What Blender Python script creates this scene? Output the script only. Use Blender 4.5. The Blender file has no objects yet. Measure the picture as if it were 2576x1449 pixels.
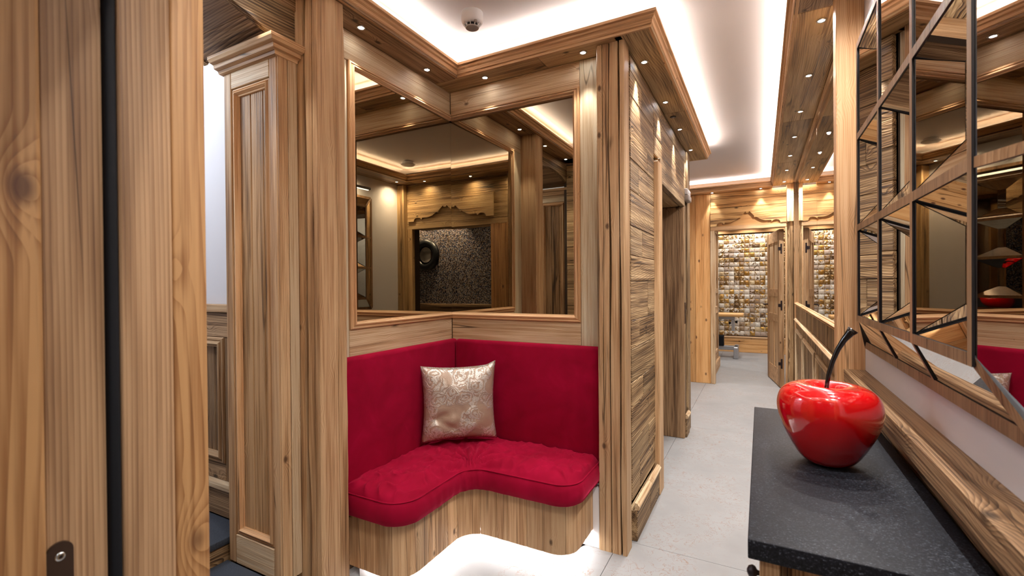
import bpy, bmesh, math, random
from mathutils import Vector, Matrix, noise as mnoise
random.seed(7)
S = bpy.context.scene
C = S.collection
V = Vector

# ------------------------------------------------------------------ camera
FPX, YAW, PITCH, ROLL, HC = 1166.575, 0.49233554, -0.00663525, -0.00810183, 1.3
cy_, sy_ = math.cos(YAW), math.sin(YAW)
fw = V((-sy_ * math.cos(PITCH), cy_ * math.cos(PITCH), math.sin(PITCH)))
rt = V((cy_, sy_, 0)); up = rt.cross(fw)
r2 = math.cos(ROLL) * rt + math.sin(ROLL) * up
u2 = -math.sin(ROLL) * rt + math.cos(ROLL) * up
cam = bpy.data.cameras.new('camera'); camo = bpy.data.objects.new('camera', cam); C.objects.link(camo)
m = Matrix((r2, u2, -fw)).transposed().to_4x4(); m.translation = V((0, 0, HC)); camo.matrix_world = m
cam.sensor_width = 36; cam.lens = FPX / 2576 * 36; cam.clip_start = 0.02
cam.dof.use_dof = True; cam.dof.focus_distance = 2.6; cam.dof.aperture_fstop = 5.6
S.camera = camo

# ------------------------------------------------------------------ world, exposure
w = bpy.data.worlds.new('world'); S.world = w; w.use_nodes = True
w.node_tree.nodes['Background'].inputs[0].default_value = (0.9, 0.93, 1, 1)
w.node_tree.nodes['Background'].inputs[1].default_value = 0.25
S.view_settings.view_transform = 'Standard'; S.view_settings.look = 'None'
S.view_settings.gamma = 1; S.view_settings.use_curve_mapping = False
S.view_settings.exposure = 0.95
S.cycles.adaptive_threshold = .03; S.cycles.max_bounces = 6; S.cycles.diffuse_bounces = 3; S.cycles.glossy_bounces = 5
S.cycles.sample_clamp_indirect = 6; S.cycles.caustics_reflective = False; S.cycles.caustics_refractive = False
COVE, SPOT, STRIP = 39.0, 9.0, 22.0
WIDE = (27.0, 155)      # power and beam of the wash downlights

# ------------------------------------------------------------------ node helpers
def lin(h, a=1):
    h = h.lstrip('#'); o = []
    for i in (0, 2, 4):
        c = int(h[i:i + 2], 16) / 255
        o.append(c / 12.92 if c <= .04045 else ((c + .055) / 1.055) ** 2.4)
    return (*o, a)

LIN = lin
class NT:
    def __init__(s, name):
        s.mat = bpy.data.materials.new(name); s.mat.use_nodes = True
        s.t = s.mat.node_tree; s.b = s.t.nodes['Principled BSDF']
    def n(s, typ, **kw):
        nd = s.t.nodes.new('ShaderNode' + typ)
        for k, v in kw.items():
            if k.startswith('i_'):
                s.put(nd.inputs[k[2:].replace('_', ' ')], v)
            else: setattr(nd, k, v)
        return nd
    def put(s, sock, v):
        if isinstance(v, bpy.types.NodeSocket): s.t.links.new(v, sock)
        else: sock.default_value = v
    def m(s, op, a, b=None, c=None, clamp=False):
        nd = s.t.nodes.new('ShaderNodeMath'); nd.operation = op; nd.use_clamp = clamp
        s.put(nd.inputs[0], a)
        if b is not None: s.put(nd.inputs[1], b)
        if c is not None: s.put(nd.inputs[2], c)
        return nd.outputs[0]
    def vm(s, op, a, b):
        nd = s.t.nodes.new('ShaderNodeVectorMath'); nd.operation = op
        s.put(nd.inputs[0], a); s.put(nd.inputs[1], b); return nd.outputs[0]
    def mr(s, v, a, b, c=0, d=1):
        nd = s.t.nodes.new('ShaderNodeMapRange'); nd.clamp = True
        for k, x in zip((0, 1, 2, 3, 4), (v, a, b, c, d)): s.put(nd.inputs[k], x)
        return nd.outputs[0]
    def ramp(s, f, stops, interp='LINEAR'):
        nd = s.t.nodes.new('ShaderNodeValToRGB'); nd.color_ramp.interpolation = interp
        e = nd.color_ramp.elements
        while len(e) < len(stops): e.new(.5)
        for el, (p, c) in zip(e, stops): el.position = p; el.color = c
        s.put(nd.inputs[0], f); return nd.outputs[0]
    def mix(s, f, a, b, mode='MIX'):
        nd = s.t.nodes.new('ShaderNodeMix'); nd.data_type = 'RGBA'; nd.blend_type = mode
        s.put(nd.inputs[0], f); s.put(nd.inputs[6], a); s.put(nd.inputs[7], b); return nd.outputs[2]
    def noise(s, v, scale=1, detail=1, rough=.5, dist=0):
        nd = s.t.nodes.new('ShaderNodeTexNoise'); s.put(nd.inputs['Vector'], v)
        nd.inputs['Scale'].default_value = scale; nd.inputs['Detail'].default_value = detail
        nd.inputs['Roughness'].default_value = rough; nd.inputs['Distortion'].default_value = dist
        return nd.outputs[0]
    def set(s, **kw):
        for k, v in kw.items(): s.put(s.b.inputs[k.replace('_', ' ')], v)
        return s
    def bump(s, h, strength=.3, dist=.002):
        nd = s.t.nodes.new('ShaderNodeBump'); nd.inputs['Strength'].default_value = strength
        nd.inputs['Distance'].default_value = dist; s.put(nd.inputs['Height'], h)
        s.put(s.b.inputs['Normal'], nd.outputs[0])

# kind: light, mid, dark, knot colour, ring freq, warp, knot amount, blotch, bump, value
KINDS = {
    'pine':   ('E0C4A2', 'C8A27C', '98704F', '5A3A26', 150, 9, .10, 1.0, .40, .30),
    'pale':   ('EBDBC0', 'D8BD9A', 'A98866', '5E422C', 170, 7, .09, .9, .5, .28),
    'post':   ('D5AE86', 'BA8E66', '835B3C', '4A2E1B', 160, 8, .09, 1.1, .5, .32),
    'timber': ('C69C72', 'A2784F', '573A23', '2C1B10', 150, 9, .10, 1.7, .7, .36),
    'aged':   ('B4946F', '816243', '3E2A1D', '2E2018', 100, 18, .12, 1.2, .9, .55),
    'dark':   ('A88462', '7E5D41', '402B1B', '22150C', 120, 14, .11, 1.2, .7, .42),
    'soffit': ('C6A378', 'A68158', '62472E', '33231A', 100, 18, .10, 1.2, .6, .40),
    'mould':  ('DAAE84', 'C79569', '96673F', '5A2E18', 150, 8, .06, .7, .3, .30),
    'orange': ('E2AE76', 'D2965C', 'A46A3A', '55281A', 120, 11, .17, .9, .25, .30),
    'stained':('E0B37B', 'C3925B', '5C3E28', '2E2018', 90, 14, .15, 2.0, .4, .32),
    'near':   ('AC8055', '895D38', '5F3B20', '47281A', 85, 10, .13, .7, .5, .30),
    'nearm':  ('AE8866', '926D4E', '6A4A35', '4A2E1E', 200, 5, .07, .7, .7, .36),
}
_w = {}
def wood(kind, axis):
    if (kind, axis) in _w: return _w[kind, axis]
    L, M_, D, K, freq, warp, knot, blotch, bmp, rw = KINDS[kind]
    lin = lambda h: tuple(min(.92, c * k) for c, k in zip(LIN(h), (1.06, 1.11, 1.10))) + (1,)
    s = NT('wood_%s_%s' % (kind, axis.lower()))
    tc = s.n('TexCoord').outputs['Object']
    rnd = s.n('ObjectInfo').outputs['Random']
    sp = s.n('SeparateXYZ', i_Vector=tc)
    o = {'X': (1, 2, 0), 'Y': (0, 2, 1), 'Z': (0, 1, 2)}[axis]
    u, v, wv = (sp.outputs[k] for k in o)
    cb = s.n('CombineXYZ', i_X=s.m('MULTIPLY_ADD', rnd, 13.1, u), i_Y=s.m('MULTIPLY_ADD', rnd, 7.7, v),
             i_Z=s.m('MULTIPLY_ADD', rnd, 31.3, wv)).outputs[0]
    n1 = s.noise(s.vm('MULTIPLY', cb, (3.2, 3.2, .75)), 1, 1)
    vo = s.n('TexVoronoi', i_Vector=s.vm('MULTIPLY', cb, (5.2, 5.2, 3.0)), i_Scale=2.1 if kind == 'orange' else 1.5)
    d = vo.outputs['Distance']
    kb = s.m('POWER', s.mr(d, 0, .42, 1, 0), 2.0)
    sc = s.n('SeparateXYZ', i_Vector=cb)
    ph = s.m('MULTIPLY', s.m('ADD', sc.outputs[0], s.m('MULTIPLY', sc.outputs[1], .83)), freq)
    ph0 = s.m('MULTIPLY_ADD', n1, warp, ph)
    ph = s.m('ADD', ph0, s.m('MULTIPLY', kb, 5.0))
    ring = s.m('POWER', s.m('FRACT', ph), 1.8)
    fib = s.noise(s.vm('MULTIPLY', cb, (120, 120, 2.6)), 1, 2, .6)
    blo = s.noise(s.vm('MULTIPLY', cb, (17, 17, .9)), 1, 3, .68)
    t = s.m('MULTIPLY_ADD', ring, rw, s.m('MULTIPLY_ADD', fib, 1.1, -.36))
    t = s.m('MULTIPLY_ADD', s.m('SUBTRACT', blo, .5), blotch * 1.5, t)
    col = s.ramp(t, [(.10, lin(L)), (.42, lin(M_)), (.80, lin(D)), (1, lin(K))])
    km = s.mr(d, knot * .45, knot, 1, 0)
    col = s.mix(s.m('MULTIPLY', km, .85), col, lin(K))
    cr = s.noise(s.vm('MULTIPLY', cb, (16, 16, .5)), 1, 0)
    ck = s.m('MULTIPLY', s.mr(s.m('ABSOLUTE', s.m('SUBTRACT', cr, .5)), .002, .010, 1, 0), s.mr(blo, .47, .56, 0, 1))
    col = s.mix(s.m('MULTIPLY', ck, .75), col, lin('24170E'))
    tone = s.m('MULTIPLY_ADD', s.m('FRACT', s.m('MULTIPLY', rnd, 17.3)), .42, .74)
    hs = s.n('HueSaturation', i_Color=col, i_Value=tone)
    h = s.m('MULTIPLY_ADD', s.m('POWER', s.m('FRACT', ph0), 1.8), -.45 * rw / .36, s.noise(s.vm('MULTIPLY', cb, (120, 120, 2.6)), 1, 0))
    s.set(Base_Color=hs.outputs[0], Roughness=.55, Specular_IOR_Level=.3)
    s.bump(h, bmp, .003)
    _w[kind, axis] = s.mat
    return s.mat

def plain(name, col, rough=.5, metal=0, spec=.5, **kw):
    s = NT(name); s.set(Base_Color=lin(col), Roughness=rough, Metallic=metal, Specular_IOR_Level=spec, **kw); return s.mat
def emit(name, col, strength):
    s = NT(name); s.set(Base_Color=(0, 0, 0, 1), Emission_Color=col, Emission_Strength=strength); return s.mat

def mk_plaster(name, col):
    s = NT(name); tc = s.n('TexCoord').outputs['Object']
    n = s.noise(tc, 180, 2); s.set(Base_Color=lin(col), Roughness=.85, Specular_IOR_Level=.15); s.bump(n, .08, .001); return s.mat
M = {}
M['ceiling'] = mk_plaster('ceiling_plaster', 'F2EAE8')
M['white_wall'] = mk_plaster('white_wall_plaster', 'E2DEDF')
M['core'] = plain('wall_core', '4A3A2C', .9)
M['joint'] = plain('joint_mortar', '8B7E70', .9)
M['white'] = plain('white_plastic', 'F0EFF2', .4)
M['greyplastic'] = plain('grey_plastic', 'A8A09B', .5)
M['black'] = plain('black_rubber', '0C0D12', .7, 0, .25)
M['blackframe'] = plain('black_lacquer', '101114', .35)
M['iron'] = plain('dark_iron', '3A3234', .45, .8)
M['steel'] = plain('brushed_steel', 'A9A29B', .35, .9)
M['bronze'] = plain('bronze_plate', '5B4A40', .4, .8)
M['chrome'] = plain('chrome', 'D5D8D8', .15, 1)
M['silver'] = plain('silver_paint', 'B4B6BB', .35, .7)
M['tanpad'] = plain('tan_vinyl', 'D9A566', .5)
M['lens'] = emit('spot_lens', (.92, .96, 1, 1), 40)
M['lens'].cycles.emission_sampling = 'NONE'
M['led'] = emit('cove_led', (1, .94, .89, 1), COVE)
M['ledb'] = emit('bench_led', (1, .97, .95, 1), STRIP)
M['opal'] = emit('opal_lamp', (.88, .94, 1, 1), 6)
M['winelining'] = plain('dark_backing', '0D0D12', .4)

def mk_floor():
    s = NT('limestone'); tc = s.n('TexCoord').outputs['Object']
    n = s.noise(tc, 3, 3, .6)
    v = s.noise(tc, 14, 3, .65, 1.2)
    ln = s.m('MULTIPLY', s.mr(s.m('ABSOLUTE', s.m('SUBTRACT', v, .5)), 0, .016, 1, 0), s.mr(n, .40, .52, 0, 1))
    col = s.ramp(n, [(.3, lin('969595')), (.6, lin('A0A0A1')), (.8, lin('999592'))])
    col = s.mix(s.m('MULTIPLY', ln, .7), col, lin('8E6A4A'))
    s.set(Base_Color=col, Roughness=.5, Specular_IOR_Level=.35); return s.mat
M['floor'] = mk_floor()
def mk_slate(name, a, b, rough):
    s = NT(name); tc = s.n('TexCoord').outputs['Object']
    n = s.noise(s.vm('MULTIPLY', tc, (240, 520, 240)), 1, 3, .7); n2 = s.noise(tc, 6, 1)
    col = s.ramp(s.m('MULTIPLY_ADD', n2, .15, n), [(.42, lin(a)), (.66, lin(b)), (.9, lin('7C8490'))])
    s.set(Base_Color=col, Roughness=rough, Specular_IOR_Level=.22); s.bump(n, .35, .0015); return s.mat
M['slate'] = mk_slate('black_granite', '0D0D11', '1C1D24', .52)
M['darkstone'] = mk_slate('dark_stone', '343840', '444A54', .45)
def mk_velvet():
    s = NT('red_velvet'); tc = s.n('TexCoord').outputs['Object']
    n = s.noise(s.vm('MULTIPLY', tc, (6, 6, 6)), 1, 3, .6, .6); f = s.noise(tc, 900, 0)
    col = s.ramp(n, [(.3, lin('8A0526')), (.6, lin('9A072E')), (.8, lin('A80C36'))])
    s.set(Base_Color=col, Roughness=.85, Specular_IOR_Level=.1, Sheen_Weight=.8, Sheen_Roughness=.35, Sheen_Tint=lin('F0456E'))
    s.bump(f, .12, .001); return s.mat
M['velvet'] = mk_velvet()
def mk_brocade():
    s = NT('silver_brocade'); tc = s.n('TexCoord').outputs['Object']
    wn = s.noise(tc, 16, 2, .6); wn2 = s.noise(s.vm('ADD', tc, (3.1, 1.7, 5.3)), 16, 2, .6)
    vv = s.vm('ADD', tc, s.vm('MULTIPLY', s.n('CombineXYZ', i_X=wn, i_Y=wn2, i_Z=wn2).outputs[0], (.09, .09, .09)))
    vo = s.n('TexVoronoi', i_Vector=vv, i_Scale=13.0)
    br = s.m('FRACT', s.m('MULTIPLY', vo.outputs['Distance'], 4.4))
    big = s.mr(s.noise(tc, 8, 1), .40, .46, 0, 1)
    leaf = s.m('MULTIPLY', s.mr(br, .34, .42, 0, 1), big)
    fine = s.noise(s.vm('MULTIPLY', tc, (170, 170, 620)), 1, 1)
    col = s.mix(leaf, lin('B39B86'), s.ramp(fine, [(.35, lin('A2968A')), (.62, lin('F2EDE4'))]))
    s.set(Base_Color=col, Roughness=.36, Metallic=s.m('MULTIPLY_ADD', leaf, .25, .2), Specular_IOR_Level=.6)
    s.bump(s.m('MULTIPLY_ADD', fine, .3, leaf), .7, .003); return s.mat
M['brocade'] = mk_brocade()
def mk_mirror(name, col, rough=.0, specks=0):
    s = NT(name); base = lin(col)
    if specks:
        tc = s.n('TexCoord').outputs['Object']
        vo = s.n('TexVoronoi', i_Vector=tc, i_Scale=38.0)
        sz = s.n('SeparateColor', i_Color=vo.outputs['Color']).outputs[0]
        sp = s.m('GREATER_THAN', s.m('MULTIPLY', s.m('POWER', sz, 5), .07), vo.outputs['Distance'])
        base = s.mix(sp, base, lin('2A2725'))
    s.set(Base_Color=base, Metallic=1, Roughness=rough); return s.mat
M['tint_mirror'] = mk_mirror('bronze_tinted_mirror', 'B8AE9A')
M['clear_mirror'] = mk_mirror('corridor_mirror', 'E4DED6')
M['antique'] = mk_mirror('antique_mirror', 'DDD9D6', .01, 1)
M['convex'] = mk_mirror('convex_mirror', 'D8D2C8')
def mk_cherry():
    s = NT('red_lacquer'); s.set(Base_Color=lin('C80A10'), Roughness=.12, Specular_IOR_Level=.6, Coat_Weight=1, Coat_Roughness=.03); return s.mat
M['cherry'] = mk_cherry()
M['stem'] = plain('black_gloss_stem', '0E0C0D', .12, 0, .7)
def mk_hide():
    s = NT('cowhide_tile'); tc = s.n('TexCoord').outputs['Object']; r = s.n('ObjectInfo').outputs['Random']
    base = s.ramp(r, [(0, lin('DDCFBD')), (.25, lin('C8B6A2')), (.45, lin('D2B991')), (.62, lin('B8A392')), (.78, lin('A0866C')), (.9, lin('E2D9CB'))], 'CONSTANT')
    vec = s.vm('ADD', tc, s.n('CombineXYZ', i_X=s.m('MULTIPLY', r, 41.), i_Y=0., i_Z=s.m('MULTIPLY', r, 17.)).outputs[0])
    n = s.noise(vec, 26, 2, .6, .8)
    thr = s.mr(s.m('FRACT', s.m('MULTIPLY', r, 7.7)), 0, 1, .66, .40)
    g = s.m('GREATER_THAN', n, thr)
    col = s.mix(g, base, s.ramp(s.m('FRACT', s.m('MULTIPLY', r, 3.3)), [(0, lin('C79A4C')), (.5, lin('6E543B')), (1, lin('B9873A'))]))
    s.set(Base_Color=col, Roughness=.4, Metallic=s.m('MULTIPLY', g, .7)); s.bump(n, .3, .003); return s.mat
M['hide'] = mk_hide()
def mk_mosaic():
    s = NT('mosaic'); tc = s.n('TexCoord').outputs['Object']
    sc = s.vm('MULTIPLY', tc, (100, 100, 100)); fl = s.n('VectorMath', operation='FLOOR'); s.put(fl.inputs[0], s.vm('ADD', sc, (0, .37, 0)))
    wn = s.n('TexWhiteNoise', noise_dimensions='3D', i_Vector=fl.outputs[0])
    fr = s.n('VectorMath', operation='FRACTION'); s.put(fr.inputs[0], sc); q = s.n('SeparateXYZ', i_Vector=fr.outputs[0])
    mo = s.m('MAXIMUM', s.m('LESS_THAN', q.outputs[0], .14), s.m('LESS_THAN', q.outputs[2], .14))
    col = s.ramp(wn.outputs[0], [(0, lin('3A2C28')), (.22, lin('8C7F7E')), (.4, lin('B9AFAE')), (.55, lin('5E6C86')), (.68, lin('8A7459')), (.8, lin('3F4E68')), (.9, lin('C9C4C8'))], 'CONSTANT')
    col = s.mix(mo, col, lin('2A2422'))
    s.set(Base_Color=col, Roughness=.18, Specular_IOR_Level=.6, Metallic=.25); return s.mat
M['mosaic'] = mk_mosaic()
M['barwood'] = wood('nearm', 'Z')

# ------------------------------------------------------------------ mesh helpers
OFF = {}
def off(o): return OFF.get(o.name, V((0, 0, 0))) if o else V((0, 0, 0))
def mk(name, verts, faces, mats, parent=None, smooth=False, slots=None, loc=None):
    me = bpy.data.meshes.new(name)
    o_ = off(parent) if parent else (V(loc) if loc is not None else V((0, 0, 0)))
    me.from_pydata([tuple(V(v) - o_) for v in verts], [], faces)
    for mm in (mats if isinstance(mats, (list, tuple)) else [mats]): me.materials.append(mm)
    if slots:
        for p, i in zip(me.polygons, slots): p.material_index = i
    if smooth:
        for p in me.polygons: p.use_smooth = True
    ob = bpy.data.objects.new(name, me); C.objects.link(ob)
    if parent: ob.parent = parent
    elif loc is not None: ob.location = o_
    OFF[ob.name] = o_
    return ob
def tag(o, label, cat, group=None, kind=None):
    o['label'] = label; o['category'] = cat
    if group: o['group'] = group
    if kind: o['kind'] = kind
    return o
def thing(name, loc, label, cat, group=None, kind=None):
    o = bpy.data.objects.new(name, None); C.objects.link(o); o.location = loc; o.empty_display_size = .05
    OFF[o.name] = V(loc); return tag(o, label, cat, group, kind)
def struct(name, loc, label, cat): return thing(name, loc, label, cat, None, 'structure')

def bm_out(bm):
    bm.verts.ensure_lookup_table(); bm.verts.index_update()
    return [v.co.copy() for v in bm.verts], [[v.index for v in f.verts] for f in bm.faces]
def boxgeo(x0, x1, y0, y1, z0, z1, bev=.002, seg=1):
    bm = bmesh.new()
    vs = [bm.verts.new((x, y, z)) for x in (x0, x1) for y in (y0, y1) for z in (z0, z1)]
    for f in ((0, 1, 3, 2), (4, 6, 7, 5), (0, 4, 5, 1), (2, 3, 7, 6), (0, 2, 6, 4), (1, 5, 7, 3)): bm.faces.new([vs[i] for i in f])
    bmesh.ops.recalc_face_normals(bm, faces=bm.faces)
    bev = min(bev, .45 * min(abs(x1 - x0), abs(y1 - y0), abs(z1 - z0)))
    if bev > 0: bmesh.ops.bevel(bm, geom=bm.edges[:], offset=bev, segments=seg, affect='EDGES', profile=.5)
    g = bm_out(bm); bm.free(); return g
def box(name, x0, x1, y0, y1, z0, z1, mat, parent=None, bev=.002, seg=1, loc=None):
    if x0 > x1: x0, x1 = x1, x0
    if y0 > y1: y0, y1 = y1, y0
    if z0 > z1: z0, z1 = z1, z0
    v, f = boxgeo(x0, x1, y0, y1, z0, z1, bev, seg)
    return mk(name, v, f, mat, parent, seg > 1, loc=loc)
def timber(name, x0, x1, y0, y1, z0, z1, axis, mat, parent=None, ch=.010, jit=.004, n=16, loc=None, cracks=()):
    """squared beam with uneven chamfers along its length"""
    lo, hi = V((x0, y0, z0)), V((x1, y1, z1)); a = 'XYZ'.index(axis); b, c = [(1, 2), (2, 0), (0, 1)][a]
    vs, fs = [], []
    rs = [random.uniform(0, 50) for _ in range(4)]
    for i in range(n + 1):
        t = lo[a] + (hi[a] - lo[a]) * i / n
        k = [max(.0015, ch * (.35 + .9 * abs(mnoise.noise((t * 2.3, r, 0)))) + jit * .6 * mnoise.noise((t * 9, r, 3))) for r in rs]
        j = [jit * .35 * mnoise.noise((t * 5, r, 7)) for r in rs]
        pts = [(lo[b] + k[0], lo[c]), (hi[b] - k[1], lo[c]), (hi[b], lo[c] + k[1]), (hi[b], hi[c] - k[2]),
               (hi[b] - k[2], hi[c]), (lo[b] + k[3], hi[c]), (lo[b], hi[c] - k[3]), (lo[b], lo[c] + k[0])]
        pts = [(p - j[q // 2] * .5, r - j[q // 2] * .5) for q, (p, r) in enumerate(pts)]
        ins = []
        for face, pos, wd, dp, ph in cracks:      # face 0: low c side, face 1: high b side
            wv = max(.0006, wd * (.35 + 1.6 * abs(mnoise.noise((t * 1.3 + ph, ph, 2))))); pp_ = pos + .006 * mnoise.noise((t * 1.7, ph, 5))
            k3 = [(-wv, 0), (-wv * .3, dp), (wv * .3, dp), (wv, 0)]
            ins.append((face, [(pp_ + o_, pts[0][1] + d_) for o_, d_ in k3] if face == 0 else [(pts[2][0] - d_, pp_ + o_) for o_, d_ in k3]))
        full = []
        for q in range(8):
            full.append(pts[q])
            for face, k3 in sorted(ins, key=lambda z: z[1][0][1 if z[0] else 0]):
                if (face == 0 and q == 0) or (face == 1 and q == 2): full += k3
        w_ = len(full)
        for p, r in full:
            v = V((0, 0, 0)); v[a] = t; v[b] = p; v[c] = r; vs.append(v)
    for i in range(n):
        for q in range(w_): fs.append((i * w_ + q, i * w_ + (q + 1) % w_, i * w_ + w_ + (q + 1) % w_, i * w_ + w_ + q))
    fs.append(tuple(range(w_ - 1, -1, -1))); fs.append(tuple(n * w_ + q for q in range(w_)))
    return mk(name, vs, fs, mat, parent, loc=loc)
def strip(name, A, B, a2, b2, nrm, prof, mat, parent):
    """mitred moulding piece: outer corners A,B; inner corners a2,b2; prof=[(t,h)]"""
    A, B, a2, b2, nrm = map(V, (A, B, a2, b2, nrm)); vs = []; n = len(prof)
    for t, h in prof: vs.append(A.lerp(a2, t) + nrm * h)
    for t, h in prof: vs.append(B.lerp(b2, t) + nrm * h)
    fs = [(i, i + 1, n + i + 1, n + i) for i in range(n - 1)] + [(n - 1, 0, n, 2 * n - 1)]
    fs += [tuple(range(n - 1, -1, -1)), tuple(range(n, 2 * n))]
    return mk(name, vs, fs, mat, parent)
PROF = [(0, .008), (.10, .013), (.28, .014), (.34, .009), (.5, .018), (.66, .020), (.8, .013), (.86, .008), (1, .006), (1, -.029), (0, -.029)]
def frame(parent, plane, coord, sgn, u0, u1, v0, v1, wd, kind='mould', prof=PROF, skip=(), name='moulding', sc=1):
    """rectangular mitred frame on plane X or Y = coord, facing sgn"""
    def P(u, v): return V((coord, u, v)) if plane == 'X' else V((u, coord, v))
    nr = V((sgn, 0, 0)) if plane == 'X' else V((0, sgn, 0)); ax = 'Y' if plane == 'X' else 'X'
    oc = [(u0, v0), (u1, v0), (u1, v1), (u0, v1)]; ic = [(u0 + wd, v0 + wd), (u1 - wd, v0 + wd), (u1 - wd, v1 - wd), (u0 + wd, v1 - wd)]
    if 'r' in skip: ic[1] = (u1, v0 + wd); ic[2] = (u1, v1 - wd)
    if 'l' in skip: ic[0] = (u0, v0 + wd); ic[3] = (u0, v1 - wd)
    pr = [(t, h * sc) for t, h in prof]
    for i, sd in enumerate('brtl'):
        if sd in skip: continue
        j = (i + 1) % 4
        strip(name, P(*oc[i]), P(*oc[j]), P(*ic[i]), P(*ic[j]), nr, pr, wood(kind, ax if sd in 'bt' else 'Z'), parent)
CPROF = [(0, 0), (.004, 0), (.004, .012), (.010, .015), (.013, .032), (.021, .038), (.022, .049), (.033, .053), (.033, .066), (-.008, .066), (-.008, .0)]
def cornice(parent, path, side, z0, kind='mould', prof=CPROF, sc=1.0, name='moulding', bev=0):
    """sweep along xy path; offsets go to the given side (+1 = left of travel)"""
    pts = [V((*p, 0)) for p in path]; nn = []
    for a, b in zip(pts, pts[1:]):
        d = (b - a).normalized(); nn.append(V((-d.y, d.x, 0)) * side)
    mit = []
    for i in range(len(pts)):
        if i == 0: mit.append(nn[0])
        elif i == len(pts) - 1: mit.append(nn[-1])
        else: mit.append((nn[i - 1] + nn[i]) / (1 + nn[i - 1].dot(nn[i])))
    n = len(prof)
    for i in range(len(pts) - 1):
        d = pts[i + 1] - pts[i]; ax = 'X' if abs(d.x) > abs(d.y) else 'Y'
        vs = [pts[k] + mit[k] * o * sc + V((0, 0, z0 + h * sc)) for k in (i, i + 1) for o, h in prof]
        fs = [(q, (q + 1) % n, n + (q + 1) % n, n + q) for q in range(n)] + [tuple(range(n - 1, -1, -1)), tuple(range(n, 2 * n))]
        mk(name, vs, fs, wood(kind, ax), parent)
def planks(parent, plane, coord, sgn, th, u0, u1, v0, v1, vert, widths, kind, lens=None, name='plank', gap=.0025, proud=.003, bev=.003):
    """boards covering u0..u1 x v0..v1 of a wall plane; sgn = direction the face looks"""
    a, b = (u0, u1) if vert else (v0, v1); p = a; i = 0
    while p < b - .004:
        q = min(p + widths[i % len(widths)], b)
        if b - q < .03: q = b
        cuts = [v0, v1] if vert else [u0, u1]
        if lens: cuts = [cuts[0]] + [c for c in lens[i % len(lens)] if cuts[0] + .02 < c < cuts[1] - .02] + [cuts[1]]
        for c0, c1 in zip(cuts, cuts[1:]):
            f = coord + sgn * random.uniform(-proud, proud) * .5; bk = coord - sgn * th
            us = (p + gap / 2, q - gap / 2, c0 + gap / 3, c1 - gap / 3) if vert else (c0 + gap / 3, c1 - gap / 3, p + gap / 2, q - gap / 2)
            ax = 'Z' if vert else ('Y' if plane == 'X' else 'X')
            if plane == 'X': box(name, bk, f, us[0], us[1], us[2], us[3], wood(kind, ax), parent, bev)
            else: box(name, us[0], us[1], bk, f, us[2], us[3], wood(kind, ax), parent, bev)
        p = q; i += 1
def tube(name, pts, rad, mat, parent=None, n=10, loc=None, cap=True):
    pts = [V(p) for p in pts]; vs, fs = [], []
    rad = rad if isinstance(rad, (list, tuple)) else [rad] * len(pts)
    prev = None
    for i, p in enumerate(pts):
        d = (pts[min(i + 1, len(pts) - 1)] - pts[max(i - 1, 0)]).normalized()
        if prev is None: a = d.orthogonal().normalized()
        else: a = (prev - d * prev.dot(d)).normalized()
        prev = a; b = d.cross(a)
        for k in range(n):
            t = 2 * math.pi * k / n; vs.append(p + (a * math.cos(t) + b * math.sin(t)) * rad[i])
    for i in range(len(pts) - 1):
        for k in range(n): fs.append((i * n + k, i * n + (k + 1) % n, i * n + n + (k + 1) % n, i * n + n + k))
    if cap: fs += [tuple(range(n - 1, -1, -1)), tuple((len(pts) - 1) * n + k for k in range(n))]
    return mk(name, vs, fs, mat, parent, True, loc=loc)
def lathe(name, c, prof, mat, parent=None, n=32, axis='Z', smooth=True, loc=None, wob=None):
    """prof = [(r, h)]"""
    c = V(c); vs, fs = [], []
    for r, h in prof:
        for k in range(n):
            t = 2 * math.pi * k / n; rr = r * (wob(t, h) if wob else 1)
            q = V((rr * math.cos(t), rr * math.sin(t), h))
            if axis == 'Y': q = V((q.x, q.z, q.y))
            if axis == 'X': q = V((q.z, q.x, q.y))
            vs.append(c + q)
    for i in range(len(prof) - 1):
        for k in range(n): fs.append((i * n + k, i * n + (k + 1) % n, i * n + n + (k + 1) % n, i * n + n + k))
    fs += [tuple(range(n - 1, -1, -1)), tuple((len(prof) - 1) * n + k for k in range(n))]
    return mk(name, vs, fs, mat, parent, smooth, loc=loc)
def prism(name, poly, plane, c0, c1, mat, parent=None):
    """extrude polygon (u,v) along the plane axis; triangulated faces"""
    def P(u, v, c): return V((c, u, v)) if plane == 'X' else (V((u, c, v)) if plane == 'Y' else V((u, v, c)))
    bm = bmesh.new(); a = [bm.verts.new(P(u, v, c0)) for u, v in poly]; b = [bm.verts.new(P(u, v, c1)) for u, v in poly]
    n = len(poly); f1 = bm.faces.new(a); f2 = bm.faces.new(b[::-1])
    for i in range(n): bm.faces.new((a[i], b[i], b[(i + 1) % n], a[(i + 1) % n]))
    bmesh.ops.recalc_face_normals(bm, faces=bm.faces)
    bmesh.ops.triangulate(bm, faces=[f1, f2]); g = bm_out(bm); bm.free()
    return mk(name, g[0], g[1], mat, parent)

ZS, ZC = 2.458, 2.60            # soffit and ceiling heights
XL, YB, XK, XR, YF = -1.64, 2.29, -.575, .36, 6.5

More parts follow.
